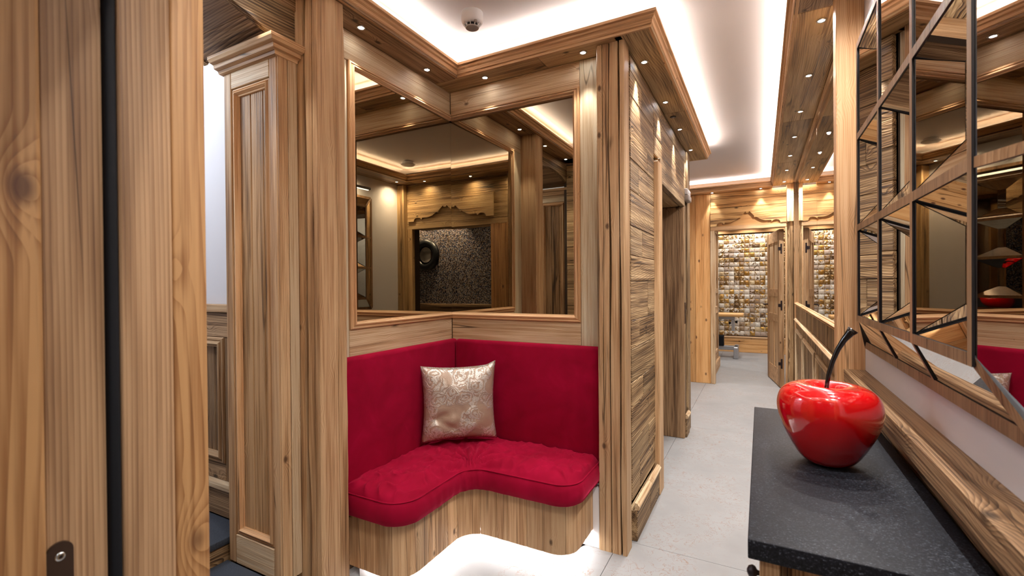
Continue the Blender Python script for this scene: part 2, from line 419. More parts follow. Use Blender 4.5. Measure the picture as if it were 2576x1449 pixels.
# ================================================================== FLOOR, CEILING
fl = struct('floor', (0, 3, 0), 'pale cream limestone slab floor running down the corridor', 'floor')
box('screed', -3.2, 2.4, -1.2, 9.9, -.06, -.012, M['joint'], fl, 0)
xs = [-3.2, -1.64, -.635, .62, 2.4]; ys = [-1.2, .19, 2.33, 4.47, 6.6, 8.2, 9.9]
for a, b in zip(xs, xs[1:]):
    for c, d in zip(ys, ys[1:]):
        box('floor_slab', a + .001, b - .001, c + .001, d - .001, -.015, 0, M['floor'], fl, .0008)
box('ceiling', -3.2, 2.4, .06, 6.6, ZC, ZC + .08, M['ceiling'], None, 0, loc=(0, 3, ZC))
tag(bpy.data.objects['ceiling'], 'smooth white plaster ceiling above the corridor and alcove', 'ceiling', kind='structure')

# ================================================================== CORNICES
def led(parent, x0, x1, y0, y1):
    a, b = ((x0 + x1) / 2, y0), ((x0 + x1) / 2, y1)
    if x1 - x0 > y1 - y0: a, b = (x0, (y0 + y1) / 2), (x1, (y0 + y1) / 2)
    mk('led_strip', [(*a, ZS + .036), (*b, ZS + .036), (*b, ZS + .062), (*a, ZS + .062)], [(0, 1, 2, 3)], M['led'], parent)
    box('led_channel', min(a[0], b[0]) - .004, max(a[0], b[0]) + .004, min(a[1], b[1]) - .004, max(a[1], b[1]) + .004, ZS + .0185, ZS + .0355, M['white'], parent, 0)
t1 = struct('trim_1', (XL, 2.2, ZS), 'warm timber cove cornice stepping around the red alcove and along the left corridor wall', 'cornice')
cornice(t1, [(-1.495, .56), (-1.495, 2.15), (-.436, 2.15), (-.436, 4.68), (-2.2, 4.68)], -1, ZS)
def soffit(parent, x0, x1, y0, y1, ax, cuts=(), kind='soffit'):
    a, b = (y0, y1) if ax == 'Y' else (x0, x1); cs = [a, *cuts, b]
    for c, d in zip(cs, cs[1:]):
        if ax == 'Y': box('soffit_board', x0, x1, c + .001, d - .001, ZS + .001, ZS + .018, wood(kind, 'Y'), parent, .002)
        else: box('soffit_board', c + .001, d - .001, y0, y1, ZS + .001, ZS + .018, wood(kind, 'X'), parent, .002)
soffit(t1, XL - .02, -1.488, .42, 2.157, 'Y', (), 'dark')
soffit(t1, XL - .02, -.57, 2.157, YB + .03, 'X', (-1.0,))
soffit(t1, XK - .03, -.43, 2.157, 4.687, 'Y', (3.3,))
soffit(t1, -2.2, XK - .03, 4.47, 4.687, 'X')
led(t1, -1.535, -1.525, .6, 2.185); led(t1, -1.53, -.47, 2.18, 2.19); led(t1, -.475, -.465, 2.185, 4.645); led(t1, -2.1, -.47, 4.64, 4.65)
t2 = struct('trim_2', (XR, 3.2, ZS), 'warm timber cove cornice along the right corridor wall and across the far wall', 'cornice')
cornice(t2, [(-2.2, 6.39), (.138, 6.39), (.138, .56), (-1.495, .56)], -1 * -1 * -1, ZS)
soffit(t2, .131, XR + .01, 2.36, 6.40, 'Y', (3.9, 5.2)); soffit(t2, .131, XR + .01, .40, 2.36, 'Y', (), 'dark')
soffit(t2, -2.2, .131, 6.383, 6.52, 'X', (-.9,), 'mould'); soffit(t2, -1.62, .131, .40, .567, 'X', (), 'dark')
led(t2, .165, .175, .53, 6.42); led(t2, -2.1, .17, 6.415, 6.425); led(t2, -1.5, .17, .525, .535)

# ================================================================== LEFT ALCOVE WALL
wl = struct('wall_left', (XL, 1.8, 0), 'reclaimed timber alcove wall on the left, framing a bronze mirror', 'wall')
box('wall_core', -1.98, -1.668, 1.24, 2.36, 0, ZC, M['core'], wl, 0)
box('wall_head', -1.98, -1.668, .0, 1.24, 2.44, ZC, M['core'], wl, 0)
box('top_rail', -1.668, XL, 1.372, YB - .001, 2.322, ZS - .001, wood('pine', 'Y'), wl)
box('bottom_rail', -1.668, XL, 1.50, YB - .001, .94, 1.104, wood('pine', 'Y'), wl)
box('stile', -1.668, XL, 1.372, 1.498, .30, 2.32, wood('pale', 'Z'), wl)
box('fascia', -1.668, XL + .004, .40, 1.372, 2.40, ZS - .001, wood('dark', 'Y'), wl)
wb = struct('wall_back', (-1.1, YB, 0), 'reclaimed timber alcove wall facing the camera, framing a bronze mirror', 'wall')
box('wall_core', -1.668, -.60, 2.335, 2.47, 0, ZC, M['core'], wb, 0)
box('top_rail', XL + .001, -.824, YB, 2.333, 2.322, ZS - .001, wood('pine', 'X'), wb)
box('bottom_rail', XL + .001, -.824, YB, 2.333, .94, 1.104, wood('pine', 'X'), wb)
box('stile', -.822, -.60, YB, 2.333, .0, ZS - .001, wood('pale', 'Z'), wb)
# mirrors
def glass_plate(name, A, B, z0, z1, th, mat, parent):
    """vertical glass plate from A to B (xy); front face to the right of travel"""
    A, B = V((*A, 0)), V((*B, 0)); d = (B - A).normalized(); n = V((d.y, -d.x, 0))
    vs = [p + o + V((0, 0, z)) for p in (A, B) for o in (V((0, 0, 0)), -n * th) for z in (z0, z1)]
    return mk(name, vs, [(0, 4, 5, 1), (2, 3, 7, 6), (0, 1, 3, 2), (4, 6, 7, 5), (0, 2, 6, 4), (1, 5, 7, 3)], mat, parent)
ml = thing('wall_mirror', (XL, 1.9, 1.1), 'left bronze-tinted alcove mirror meeting its twin in the corner', 'mirror', 'alcove mirrors')
glass_plate('glass', (-1.6355, 1.53), (-1.6455, 2.2995), 1.125, 2.318, .005, M['tint_mirror'], ml)
frame(ml, 'X', XL, 1, 1.502, 2.288, 1.104, 2.322, .036, skip=('r',))
mr_ = thing('wall_mirror', (-1.2, YB, 1.1), 'right bronze-tinted alcove mirror beside the wide timber stile', 'mirror', 'alcove mirrors')
glass_plate('glass', (-1.6455, 2.300), (-.835, 2.3025), 1.125, 2.318, .005, M['tint_mirror'], mr_)
frame(mr_, 'Y', YB, -1, -1.638, -.822, 1.104, 2.322, .036, skip=('l',))

# ================================================================== TIMBER POSTS
def post(x0, x1, y0, y1, z0, z1, label, kind='post', **k):
    o = timber('timber_post', x0, x1, y0, y1, z0, z1, 'Z', wood(kind, 'Z'), None, loc=((x0 + x1) / 2, (y0 + y1) / 2, z0), **k)
    return tag(o, label, 'post', 'timber posts')
post(-1.66, -1.512, 1.237, 1.372, 0, ZS, 'cracked square timber post left of the red bench', ch=.008, n=40, cracks=[(0, -1.590, .0130, .08, 3.1), (0, -1.545, .0035, .04, 9.3), (1, 1.325, .0022, .04, 5.7)])
post(-.702, -.566, 2.193, 2.289, 0, ZS, 'square timber post right of the red bench at the corridor corner', ch=.008, n=40, cracks=[(0, -.640, .0050, .06, 1.7), (0, -.672, .0026, .04, 6.1), (0, -.592, .0060, .05, 12.4)])
post(.268, .362, 2.25, 2.33, 0, ZS, 'slim orange timber post between the corridor mirror and white wall', 'mould', ch=.006)
post(-.69, -.562, 4.30, 4.46, 0, ZS, 'weathered dark timber post at the far end of the left corridor wall', 'aged', ch=.012, jit=.008)
post(.285, .344, 6.34, 6.49, 0, 2.02, 'rough hewn timber post beside the far panelled door', 'aged', ch=.02, jit=.014)
post(.275, .344, 6.32, 6.49, 2.02, ZS, 'smooth timber block above the rough post at far right', 'pine', ch=.004)

# ================================================================== BENCH
def arc(c, r, a0, a1, n):
    return [V((c[0] + r * math.cos(math.radians(a0 + (a1 - a0) * i / n)), c[1] + r * math.sin(math.radians(a0 + (a1 - a0) * i / n)))) for i in range(n + 1)]
def seg(a, b, n): return [V(a).lerp(V(b), i / n) for i in range(n + 1)]
def front(o=0.0, K=1):
    """front outline of the bench, offset inwards by o"""
    x1, y1, x2, y2 = -1.262 - o, 1.412 + o, -.716 - o, 1.888 + o
    P = []
    P.append((seg((-1.59, y1), (x1 - .11, y1), 10 * K), (0, .06)))
    P.append((arc((x1 - .11, y1 + .11), .11, -90, 0, 14 * K), (.06, .12)))
    P.append((seg((x1, y1 + .11), (x1, y2 - .11), 14 * K), (.12, .36)))
    P.append((arc((x1 + .11, y2 - .11), .11, 180, 90, 14 * K), (.36, .60)))
    P.append((seg((x1 + .11, y2), (x2 - .10, y2), 16 * K), (.60, .88)))
    P.append((arc((x2 - .10, y2 + .10), .10, -90, 0, 14 * K), (.88, .95)))
    P.append((seg((x2, y2 + .10), (x2, 2.235), 6 * K), (.95, 1)))
    pts, back = [], []
    L1, L2 = .823, .875
    for sg, (b0, b1) in P:
        for i, p in enumerate(sg):
            if pts and (p - pts[-1]).length < 1e-5: continue
            s_ = (b0 + (b1 - b0) * i / (len(sg) - 1)) * (L1 + L2)
            back.append(V((-1.59, 1.412 + s_)) if s_ <= L1 else V((-1.59 + (s_ - L1), 2.235)))
            pts.append(p)
    return pts, back
bench = thing('corner_bench', (-1.2, 1.9, 0), 'L-shaped corner bench base clad in upright timber boards with a glowing plinth', 'bench')
fp, fb = front(.02)
cum = [0]
for a, b in zip(fp, fp[1:]): cum.append(cum[-1] + (b - a).length)
def at(s_):
    for i in range(len(cum) - 1):
        if s_ <= cum[i + 1] + 1e-9: return fp[i].lerp(fp[i + 1], (s_ - cum[i]) / (cum[i + 1] - cum[i]))
    return fp[-1]
s_ = 0; wds = [.10, .085, .06, .11, .075, .05, .095, .07, .12, .09, .06, .1, .08, .11, .07]; i = 0
while s_ < cum[-1] - .005:
    e = min(s_ + wds[i % len(wds)], cum[-1]); i += 1
    n = 6; vs = []
    q = [at(s_ + .0009 + (e - s_ - .0018) * k / n) for k in range(n + 1)]
    for k, p in enumerate(q):
        d = (q[min(k + 1, n)] - q[max(k - 1, 0)]).normalized(); nr = V((d.y, -d.x))
        ed = .0 if 0 < k < n else -.0012
        for o_, z in ((ed, .09), (ed, .318), (-.018, .318), (-.018, .09)): vs.append(V((p.x + nr.x * o_, p.y + nr.y * o_, z)))
    fs = [(k * 4 + j, k * 4 + (j + 1) % 4, k * 4 + 4 + (j + 1) % 4, k * 4 + 4 + j) for k in range(n) for j in range(4)]
    fs += [(3, 2, 1, 0), (n * 4, n * 4 + 1, n * 4 + 2, n * 4 + 3)]
    mk('plank', vs, fs, wood('post', 'Z'), bench); s_ = e
def ribbon(name, o, z0, z1, mat, parent):
    p, b = front(o); n = len(p); vs = [V((q.x, q.y, z)) for q in p for z in (z0, z1)]
    vs += [V((q.x, q.y, z)) for q in b for z in (z0, z1)]
    fs = [(2 * i, 2 * i + 2, 2 * i + 3, 2 * i + 1) for i in range(n - 1)]
    fs += [(2 * i + 1, 2 * i + 3, 2 * n + 2 * i + 3, 2 * n + 2 * i + 1) for i in range(n - 1)]
    fs += [(2 * i, 2 * n + 2 * i, 2 * n + 2 * i + 2, 2 * i + 2) for i in range(n - 1)]
    return mk(name, vs, fs, mat, parent)
ribbon('plinth', .085, 0, .088, M['white'], bench)
box('plinth', -.83, -.704, 2.20, 2.288, .0, .30, M['white'], bench, .002)
ribbon('seat_board', .024, .30, .318, wood('dark', 'X'), bench)
p, _b = front(.06); p2, _b = front(.045); vs, fs = [], []
ks = list(range(0, len(p), 6)) + [len(p) - 1]
for k in ks: vs += [V((p[k].x, p[k].y, .096)), V((p2[k].x, p2[k].y, .096))]
fs = [(2 * i, 2 * i + 1, 2 * i + 3, 2 * i + 2) for i in range(len(ks) - 1)]
mk('led_strip', vs, fs, M['ledb'], bench)
o = box('back_cushion', -1.639, -1.591, 1.374, 2.289, .36, .985, M['velvet'], None, .022, 4, loc=(-1.61, 1.8, .36)); tag(o, 'upholstered crimson velvet back panel under the left alcove mirror', 'back cushion', 'bench back panels')
o = box('back_cushion', -1.5905, -.704, 2.243, 2.289, .36, .985, M['velvet'], None, .022, 4, loc=(-1.15, 2.26, .36)); tag(o, 'upholstered crimson velvet back panel under the right alcove mirror', 'back cushion', 'bench back panels')
# seat cushion
cu = thing('seat_cushion', (-1.2, 1.9, .32), 'thick crinkled crimson velvet seat cushion curving around the corner bench', 'cushion')
fp, fb = front(0, 3); n = len(fp); R = 44; vs = []
def nrm2(i):
    d = (fp[min(i + 1, n - 1)] - fp[max(i - 1, 0)]).normalized(); return V((d.y, -d.x))
side = [(.000, .319), (.010, .326), (.016, .35), (.017, .375), (.012, .40), (.004, .415)]
conc = V((-1.24, 1.87))
for i in range(n):
    nr = nrm2(i)
    for o_, z in side:
        wv = .006 * mnoise.noise((i * .16, z * 9, 1)) * (1 if 80 < i < 175 else .35)
        vs.append(V((fp[i].x + nr.x * (o_ + wv), fp[i].y + nr.y * (o_ + wv), z)))
    for k in range(1, R + 1):
        t = (k / R) ** 1.3; q = fp[i].lerp(fb[i], t); d = (q - fp[i]).length
        z = .415 + .042 * (1 - math.exp(-d / .045)) - .012 * t ** 3
        rc = (q - conc); ang = math.atan2(rc.y, rc.x); rr = rc.length
        wr = .016 * math.sin(ang * 15 + 4 * mnoise.noise((q.x * 7, q.y * 7, 0))) * math.exp(-(rr / .22) ** 2) * min(1, d / .03)
        rdg = 1 - abs(mnoise.noise((q.x * 13 + q.y * 5, q.y * 11 - q.x * 4, 2))) * 2.2
        wr += .015 * max(0, rdg) ** 3 * min(1, d / .04) * (1 - .5 * t) + .010 * mnoise.noise((q.x * 7, q.y * 8, 5)) * min(1, d / .05)
        wr += .004 * mnoise.noise((q.x * 30, q.y * 18, 8)) * min(1, d / .03)
        vs.append(V((q.x, q.y, z + wr)))
row = len(side) + R
fs = [(i * row + k, (i + 1) * row + k, (i + 1) * row + k + 1, i * row + k + 1) for i in range(n - 1) for k in range(row - 1)]
mk('cushion_cover', vs, fs, M['velvet'], cu, True)
tube('piping', [V((fp[i].x + nrm2(i).x * .005, fp[i].y + nrm2(i).y * .005, .4165)) for i in range(n)], .0028, M['velvet'], cu, 6)
# throw pillow
pc = V((-1.418, 2.040, .470)); N = 30; sz = .405
ex = V((.755, .655, 0)).normalized(); ez = V((-.045, .05, 1)).normalized(); ez = (ez - ex * ez.dot(ex)).normalized(); ey = ex.cross(ez)
vs, fs = [], []
def pil(u, v, s):
    a, b = 2 * u - 1, 2 * v - 1
    pin = 1 - .07 * (1 - b * b) if True else 1
    x = a * (1 - .085 * (1 - b * b)) * sz / 2; z = b * (1 - .075 * (1 - a * a)) * sz / 2 + sz / 2
    e = max(0, (1 - a ** 4) * (1 - b ** 4)); th = .058 * e ** .62
    z += .03 * (a > .75) * (b > .75) * (a - .75) * (b - .75) * 16 * .5
    wr = .010 * mnoise.noise((u * 5 + 3, v * 5, 1)) * e + .004 * mnoise.noise((u * 14, v * 12, 4)) * e
    wr -= .022 * math.exp(-(((u - .18) / .16) ** 2 + ((v - .32 - .35 * (u - .18)) / .045) ** 2)) * e
    wr -= .012 * math.exp(-(((u - .35) / .18) ** 2 + ((v - .20 + .5 * (u - .35)) / .035) ** 2)) * e
    return pc + ex * x + ez * z + ey * (s * th + wr * (1 if s > 0 else .3))
for s in (1, -1):
    for i in range(N + 1):
        for j in range(N + 1): vs.append(pil(i / N, j / N, s))
k0 = (N + 1) ** 2
for s in range(2):
    for i in range(N):
        for j in range(N):
            a = s * k0 + i * (N + 1) + j; q = (a, a + N + 1, a + N + 2, a + 1); fs.append(q if s else q[::-1])
pw = mk('throw_pillow', vs, fs, M['brocade'], None, True, loc=pc)
bm = bmesh.new(); bm.from_mesh(pw.data); bmesh.ops.remove_doubles(bm, verts=bm.verts, dist=.0006); bmesh.ops.recalc_face_normals(bm, faces=bm.faces); bm.to_mesh(pw.data); bm.free()
tag(pw, 'square silver and taupe brocade throw pillow leaning in the bench corner', 'pillow')

# ================================================================== CORRIDOR LEFT WALL
wc = struct('wall_corridor', (XK, 3.4, 0), 'corridor wall of rough reclaimed horizontal boards with a dark doorway', 'wall')
box('wall_core', -.78, -.60, 2.34, 3.0, 0, ZC, M['core'], wc, 0)
box('wall_core', -.78, -.60, 4.12, 4.295, 0, ZC, M['core'], wc, 0)
box('wall_core', -.78, -.60, 3.0, 4.12, 1.98, ZC, M['core'], wc, 0)
box('light_block_panel', -1.30, -1.26, 2.45, 4.3, 0, ZC, wood('dark', 'Z'), wc, 0)  # unseen panel, added to block light behind the doorway
wl_ = [.16, .13, .19, .12, .17, .145, .2, .13, .15, .18]
planks(wc, 'X', XK, 1, .024, 2.345, 2.925, .20, ZS - .002, False, wl_, 'aged', [(2.52,), (2.74,), (), (2.6,), ()], proud=.004, gap=.0014)
planks(wc, 'X', XK, 1, .024, 2.925, 4.30, 2.10, ZS - .002, False, [.12, .13, .12], 'aged', [(3.7,), (3.2,), ()], proud=.004, gap=.0014)
planks(wc, 'X', XK, 1, .024, 4.13, 4.30, .17, 2.1, True, [.09, .08], 'aged')
box('door_casing', -.60, -.548, 2.925, 3.05, 0, 2.055, wood('post', 'Z'), wc, .004)
box('door_lintel', -.60, -.560, 3.051, 4.128, 1.945, 2.10, wood('aged', 'Y'), wc, .004)
box('door_reveal', -1.0, -.566, 4.095, 4.128, 0, 1.944, wood('dark', 'Z'), wc, .004)
box('door_reveal', -.76, -.602, 2.99, 3.05, 0, 1.944, wood('dark', 'Z'), wc, .004)
box('lintel_soffit', -.80, -.602, 3.05, 4.095, 1.946, 1.97, wood('soffit', 'Y'), wc, .003)
bl = struct('baseboard_left', (XK, 2.6, 0), 'timber baseboard with rounded cap along the left corridor wall', 'baseboard')
CAP = [(0, 0), (.022, .004), (.025, .02), (.012, .036), (0, .038)]
for a, b in ((2.345, 2.66), (2.663, 2.92), (4.135, 4.295)):
    box('base_board', -.599, -.552, a, b, .001, .155, wood('aged', 'Y'), bl, .003)
    cornice(bl, [(-.565, a), (-.565, b)], -1, .156, 'pine', CAP, name='cap')
# emergency light, switch
el = thing('emergency_light', (-.55, 4.22, 2.03), 'small white plastic emergency light high on the left corridor wall end', 'light fixture')
box('housing', -.575, -.536, 4.13, 4.31, 2.05, 2.10, M['white'], el, .008, 3); box('diffuser', -.57, -.528, 4.135, 4.305, 2.0, 2.05, M['greyplastic'], el, .01, 3)
sw = thing('switch_plate', (-.56, 4.06, .95), 'narrow dark metal switch plate on the far reveal of the corridor doorway', 'switch')
box('plate', -.574, -.562, 4.13, 4.19, .96, 1.14, M['bronze'], sw, .002); box('button', -.563, -.558, 4.145, 4.175, 1.05, 1.08, M['chrome'], sw, .002)

# ================================================================== FAR WALL
wf = struct('wall_far', (-.2, YF, 0), 'warm orange timber wall at the far end of the corridor', 'wall')
box('wall_core', -3.2, -.60, 6.53, 6.60, 0, ZC, M['core'], wf, 0); box('wall_core', -.60, .5, 6.53, 6.60, 2.04, ZC, M['core'], wf, 0)
box('wall_core', .285, .5, 6.53, 6.60, 0, 2.04, M['core'], wf, 0)
planks(wf, 'Y', YF, -1, .028, -2.0, -.572, 0, ZS - .002, True, [.155, .13, .17, .14, .16, .12, .15, .13, .09, .16], 'orange')
box('plank', -.57, .285, YF + .002, 6.529, 2.262, ZS - .002, wood('stained', 'X'), wf, .004)
HALF = [(.0, .90), (.03, .90), (.05, 1.0), (.10, .86), (.165, .66), (.18, .52), (.225, .56), (.28, .45), (.35, .33), (.45, .24), (.60, .25), (.62, .13), (.66, .24), (.72, .28), (.79, .24), (.82, .14), (.83, 0), (1, 0)]
def scallop(parent, xc, hw, z0, zt, h, y0, y1, kind, nm='valance_board'):
    pts = [(xc - hw * u, z0 + h * v) for u, v in HALF[::-1]] + [(xc + hw * u, z0 + h * v) for u, v in HALF]
    pl = [(xc - hw, zt), *pts, (xc + hw, zt)]
    return prism(nm, pl, 'Y', y0, y1, wood(kind, 'X'), parent)
scallop(wf, -.1425, .4275, 2.028, 2.256, .165, YF - .018, YF + .004, 'stained')
box('lintel_board', -.57, .285, YF + .006, 6.53, 2.028, 2.258, wood('orange', 'X'), wf, .002)
d2 = struct('door_2', (-.15, YF, 0), 'panelled timber doorway at the far end of the corridor with its leaf standing open', 'door')
box('head', -.57, .285, 6.49, 6.60, 1.975, 2.026, wood('post', 'X'), d2, .003)
box('jamb', -.57, -.52, 6.49, 6.60, 0, 1.974, wood('pine', 'Z'), d2, .003); box('jamb', .262, .285, 6.49, 6.60, 0, 1.974, wood('post', 'Z'), d2, .003)
# door leaf swung into the room beyond
A = V((.232, 6.60, 0)); B = V((.110, 7.36, 0)); dd = (B - A).normalized(); nn = V((-dd.y, dd.x, 0))
def leafbox(name, s0, s1, t0, t1, z0, z1, mat, parent, bev=.002):
    v, f = boxgeo(s0, s1, t0, t1, z0, z1, bev)
    return mk(name, [A + dd * q.x + nn * q.y + V((0, 0, q.z)) for q in v], f, mat, parent)
lf = mk('door_leaf', [A + dd * q.x + nn * q.y + V((0, 0, q.z)) for q in boxgeo(.001, .77, -.016, .018, .011, 1.96, .002)[0]], boxgeo(.001, .77, -.016, .018, .011, 1.96, .002)[1], wood('pine', 'Z'), d2)
for s0, s1 in ((0, .10), (.67, .771)): leafbox('stile', s0, s1, -.022, .03, .01, 1.962, wood('post', 'Z'), lf)
for z0, z1 in ((.01, .22), (.80, .90), (1.12, 1.22), (1.82, 1.962)): leafbox('rail', .101, .669, -.021, .028, z0, z1, wood('post', 'X'), lf)
leafbox('muntin', .36, .41, -.02, .027, .22, 1.82, wood('post', 'Z'), lf)
for z in (.30, 1.02, 1.72):
    h = leafbox('hinge', -.005, .002, .0, .018, z - .06, z + .06, M['iron'], lf); leafbox('hinge_arm', -.006, .0, .016, .045, z - .02, z + .02, M['iron'], lf)
leafbox('handle', .70, .715, .03, .09, 1.00, 1.015, M['iron'], lf); leafbox('handle_lever', .60, .715, .08, .092, .998, 1.014, M['iron'], lf)

# ================================================================== GYM ROOM
wg = struct('wall_gym', (-.3, 9.72, 0), 'back wall of the room beyond, clad in gold flecked cowhide tiles', 'wall')
box('wall_core', -3.2, 2.4, 9.735, 9.85, 0, 2.6, M['core'], wg, 0)
box('base_board', -2.2, 1.2, 9.70, 9.734, .001, .15, wood('orange', 'X'), wg, .004); box('base_board', -2.2, 1.2, 9.706, 9.734, .153, .27, wood('orange', 'X'), wg, .004)
cornice(wg, [(-2.2, 9.705), (1.2, 9.705)], -1, .268, 'mould', CAP, .8, 'cap')
box('top_board', -2.2, 1.2, 9.70, 9.734, 2.235, 2.50, wood('orange', 'X'), wg, .004)
tw = .0865; tg = []; TN = 5
for i in range(TN + 1):
    for j in range(TN + 1):
        a, b = i / TN * 2 - 1, j / TN * 2 - 1; tg.append(V((a * tw * .49, -.012 * ((1 - a ** 4) * (1 - b ** 4)) ** .6, b * tw * .49)))
tf = [(i * (TN + 1) + j, i * (TN + 1) + j + 1, (i + 1) * (TN + 1) + j + 1, (i + 1) * (TN + 1) + j) for i in range(TN) for j in range(TN)]
tm = bpy.data.meshes.new('hide_tile'); tm.from_pydata([tuple(v) for v in tg], [], [f[::-1] for f in tf]); tm.materials.append(M['hide'])
for pz in tm.polygons: pz.use_smooth = True
cnt = 0; rest_v, rest_f = [], []
for r in range(22):
    for c in range(26):
        x = -1.05 + tw * (c + .5); z = .303 + tw * (r + .5) + .008
        if -.80 < x < .24:
            o = bpy.data.objects.new('hide_tile', tm); C.objects.link(o); o.parent = wg; o.location = V((x, 9.733, z)) - off(wg); cnt += 1
        else:
            k = len(rest_v); rest_v += [V((x, 9.733, z)) + q for q in tg]; rest_f += [tuple(k + i for i in f[::-1]) for f in tf]
ro = mk('hide_tile', rest_v, rest_f, M['hide'], wg, True); ro['kind'] = 'stuff'
wgl = struct('wall_gym_left', (-.6, 7.2, 0), 'panelled timber partition just inside the far doorway on the left', 'wall')
box('panel_core', -.72, -.604, 6.602, 7.95, 0, 2.6, wood('pine', 'Z'), wgl, .002)
for a, b in ((6.61, 6.75), (7.15, 7.29), (7.80, 7.955)): box('stile', -.606, -.585, a, b, 0, 2.5, wood('post', 'Z'), wgl, .002)
for z0, z1 in ((.16, .30), (.85, .95), (1.15, 1.22), (2.05, 2.2)):
    for a, b in ((6.752, 7.148), (7.292, 7.798)): box('rail', -.606, -.587, a, b, z0, z1, wood('post', 'Y'), wgl, .002)
box('base_board', -.606, -.565, 6.61, 7.97, .001, .15, wood('post', 'Y'), wgl, .004)
box('wall_gym_right', .9, 1.0, 6.6, 9.73, 0, 2.6, M['white_wall'], None, 0, loc=(.95, 8, 0)); tag(bpy.data.objects['wall_gym_right'], 'plain wall of the far room behind the open door', 'wall', kind='structure')
box('wall_gym_side', -2.3, -2.2, 6.6, 9.73, 0, 2.6, M['white_wall'], None, 0, loc=(-2.25, 8, 0)); tag(bpy.data.objects['wall_gym_side'], 'plain left wall of the far room', 'wall', kind='structure')
box('ceiling_gym', -2.3, 1.0, 6.6, 9.85, 2.45, 2.6, M['ceiling'], None, 0, loc=(-.6, 8.2, 2.45)); tag(bpy.data.objects['ceiling_gym'], 'white ceiling of the far room', 'ceiling', kind='structure')
gb = thing('exercise_bench', (-.6, 9.0, 0), 'exercise bench with tan padded seat and silver frame in the far room', 'gym bench')
box('pad', -1.1, -.262, 8.85, 9.15, .715, .775, M['tanpad'], gb, .022, 4)
box('pad_rail', -1.05, -.40, 8.96, 9.04, .665, .714, M['silver'], gb, .005)
box('upright', -.455, -.405, 8.97, 9.03, .46, .664, M['silver'], gb, .005)
tube('knob', [(-.40, 9.0, .62), (-.36, 9.0, .62)], [.012, .028], M['black'], gb); tube('knob', [(-.46, 9.0, .60), (-.50, 9.0, .60)], [.012, .026], M['black'], gb)
box('base_beam', -1.05, -.35, 8.94, 9.06, .13, .20, M['silver'], gb, .006)
box('foot', -.415, -.345, 8.78, 9.24, .0, .20, M['silver'], gb, .008); box('foot', -1.06, -.99, 8.78, 9.24, .0, .20, M['silver'], gb, .008)
timber('weight_block', -.80, -.58, 8.90, 9.10, .20, .38, 'X', M['black'], gb, .03, .002)

# ================================================================== RIGHT WALL
wr_ = struct('wall_right', (XR, 2.5, 0), 'right wall, white plaster near and timber wainscot with mirror beyond', 'wall')
box('wall_core', .372, .52, .05, 6.6, 0, ZC, M['core'], wr_, 0)
box('plaster', XR, .371, .36, 2.252, .93, ZS, M['white_wall'], wr_, 0)
planks(wr_, 'X', .352, -1, .018, .36, 2.252, 0, .85, False, [.15, .17, .14, .16], 'aged')
box('wall_head', .35, .371, .05, 6.52, ZS + .018, ZC, M['white_wall'], wr_, 0)
# corridor part
box('stile', .345, .371, 6.10, 6.34, 0, ZS - .001, wood('mould', 'Z'), wr_)
planks(wr_, 'X', .350, -1, .02, 2.332, 6.10, .905, 1.045, True, [.26, .22, .3, .2, .24], 'aged')
planks(wr_, 'X', .352, -1, .018, 2.332, 6.10, 0, .865, True, [.15, .13, .17, .12], 'aged')
cornice(wr_, [(.35, 6.10), (.35, 2.332)], -1 * -1 * -1, .866, 'pine', [(0, 0), (.018, .006), (.024, .02), (.014, .036), (0, .04)], name='chair_rail')
for a, b in ((2.36, 2.90), (2.92, 3.92), (4.0, 5.05), (5.10, 6.08)):
    frame(wr_, 'X', .352, -1, a + .02, b - .02, .12, .79, .035, 'pine')
box('base_board', .335, .352, 2.332, 6.33, .001, .1, wood('post', 'Y'), wr_, .003)
mc = thing('wall_mirror', (XR, 4.2, 1.05), 'long clear mirror in three panes on the right corridor wall', 'mirror')
for a, b in ((2.332, 3.93), (3.934, 4.97), (4.974, 6.10)): box('pane', .354, .36, a, b, 1.06, 2.43, M['clear_mirror'], mc, .0015)
frame(mc, 'X', .354, -1, 2.30, 6.12, 1.046, ZS - .001, .036, 'mould', skip=('l',), sc=1.2)
# ledge and beam
le = timber('wall_ledge', .290, .3695, .40, 2.249, .905, .955, 'Y', wood('dark', 'Y'), None, ch=.004, jit=.002, loc=(.33, 1.3, .905))
tag(le, 'projecting pine ledge along the white wall behind the black counter', 'ledge')
be = timber('wall_beam', .318, .3695, .40, 2.249, .852, .904, 'Y', wood('dark', 'Y'), None, ch=.008, jit=.010, n=30, loc=(.34, 1.3, .85))
tag(be, 'rough dark beam between the black counter and the pine ledge', 'beam')
# console
ct = box('countertop', -.022, .317, .911, 1.899, .815, .85, M['slate'], None, .0022, 2, loc=(.15, 1.4, .815)); tag(ct, 'black granite countertop carrying the red cherry', 'countertop')
co = thing('console_cabinet', (.16, 1.4, 0), 'timber console cabinet below the black granite counter', 'cabinet')
box('body', .016, .33, .936, 1.88, .03, .813, wood('dark', 'Z'), co, .002)
box('plinth', .03, .33, .95, 1.86, .0, .03, wood('dark', 'Y'), co, .002)
planks(co, 'Y', .934, -1, .012, .035, .33, .03, .813, True, [.10, .09, .11], 'timber')
box('corner_stile', -.004, .028, .925, .95, .03, .813, wood('post', 'Z'), co, .002)
for a, b in ((.952, 1.41), (1.415, 1.878)):
    dr = box('door', -.004, .014, a, b, .04, .80, wood('post', 'Z'), co, .003)
    yk = a + .012 if a < 1 else b - .03
    lathe('knob', (-.004, yk, .765), [(.004, -.0), (.005, -.004), (.010, -.007), (.012, -.012), (.009, -.018), (.003, -.021)], M['iron'], dr, 16, 'X')
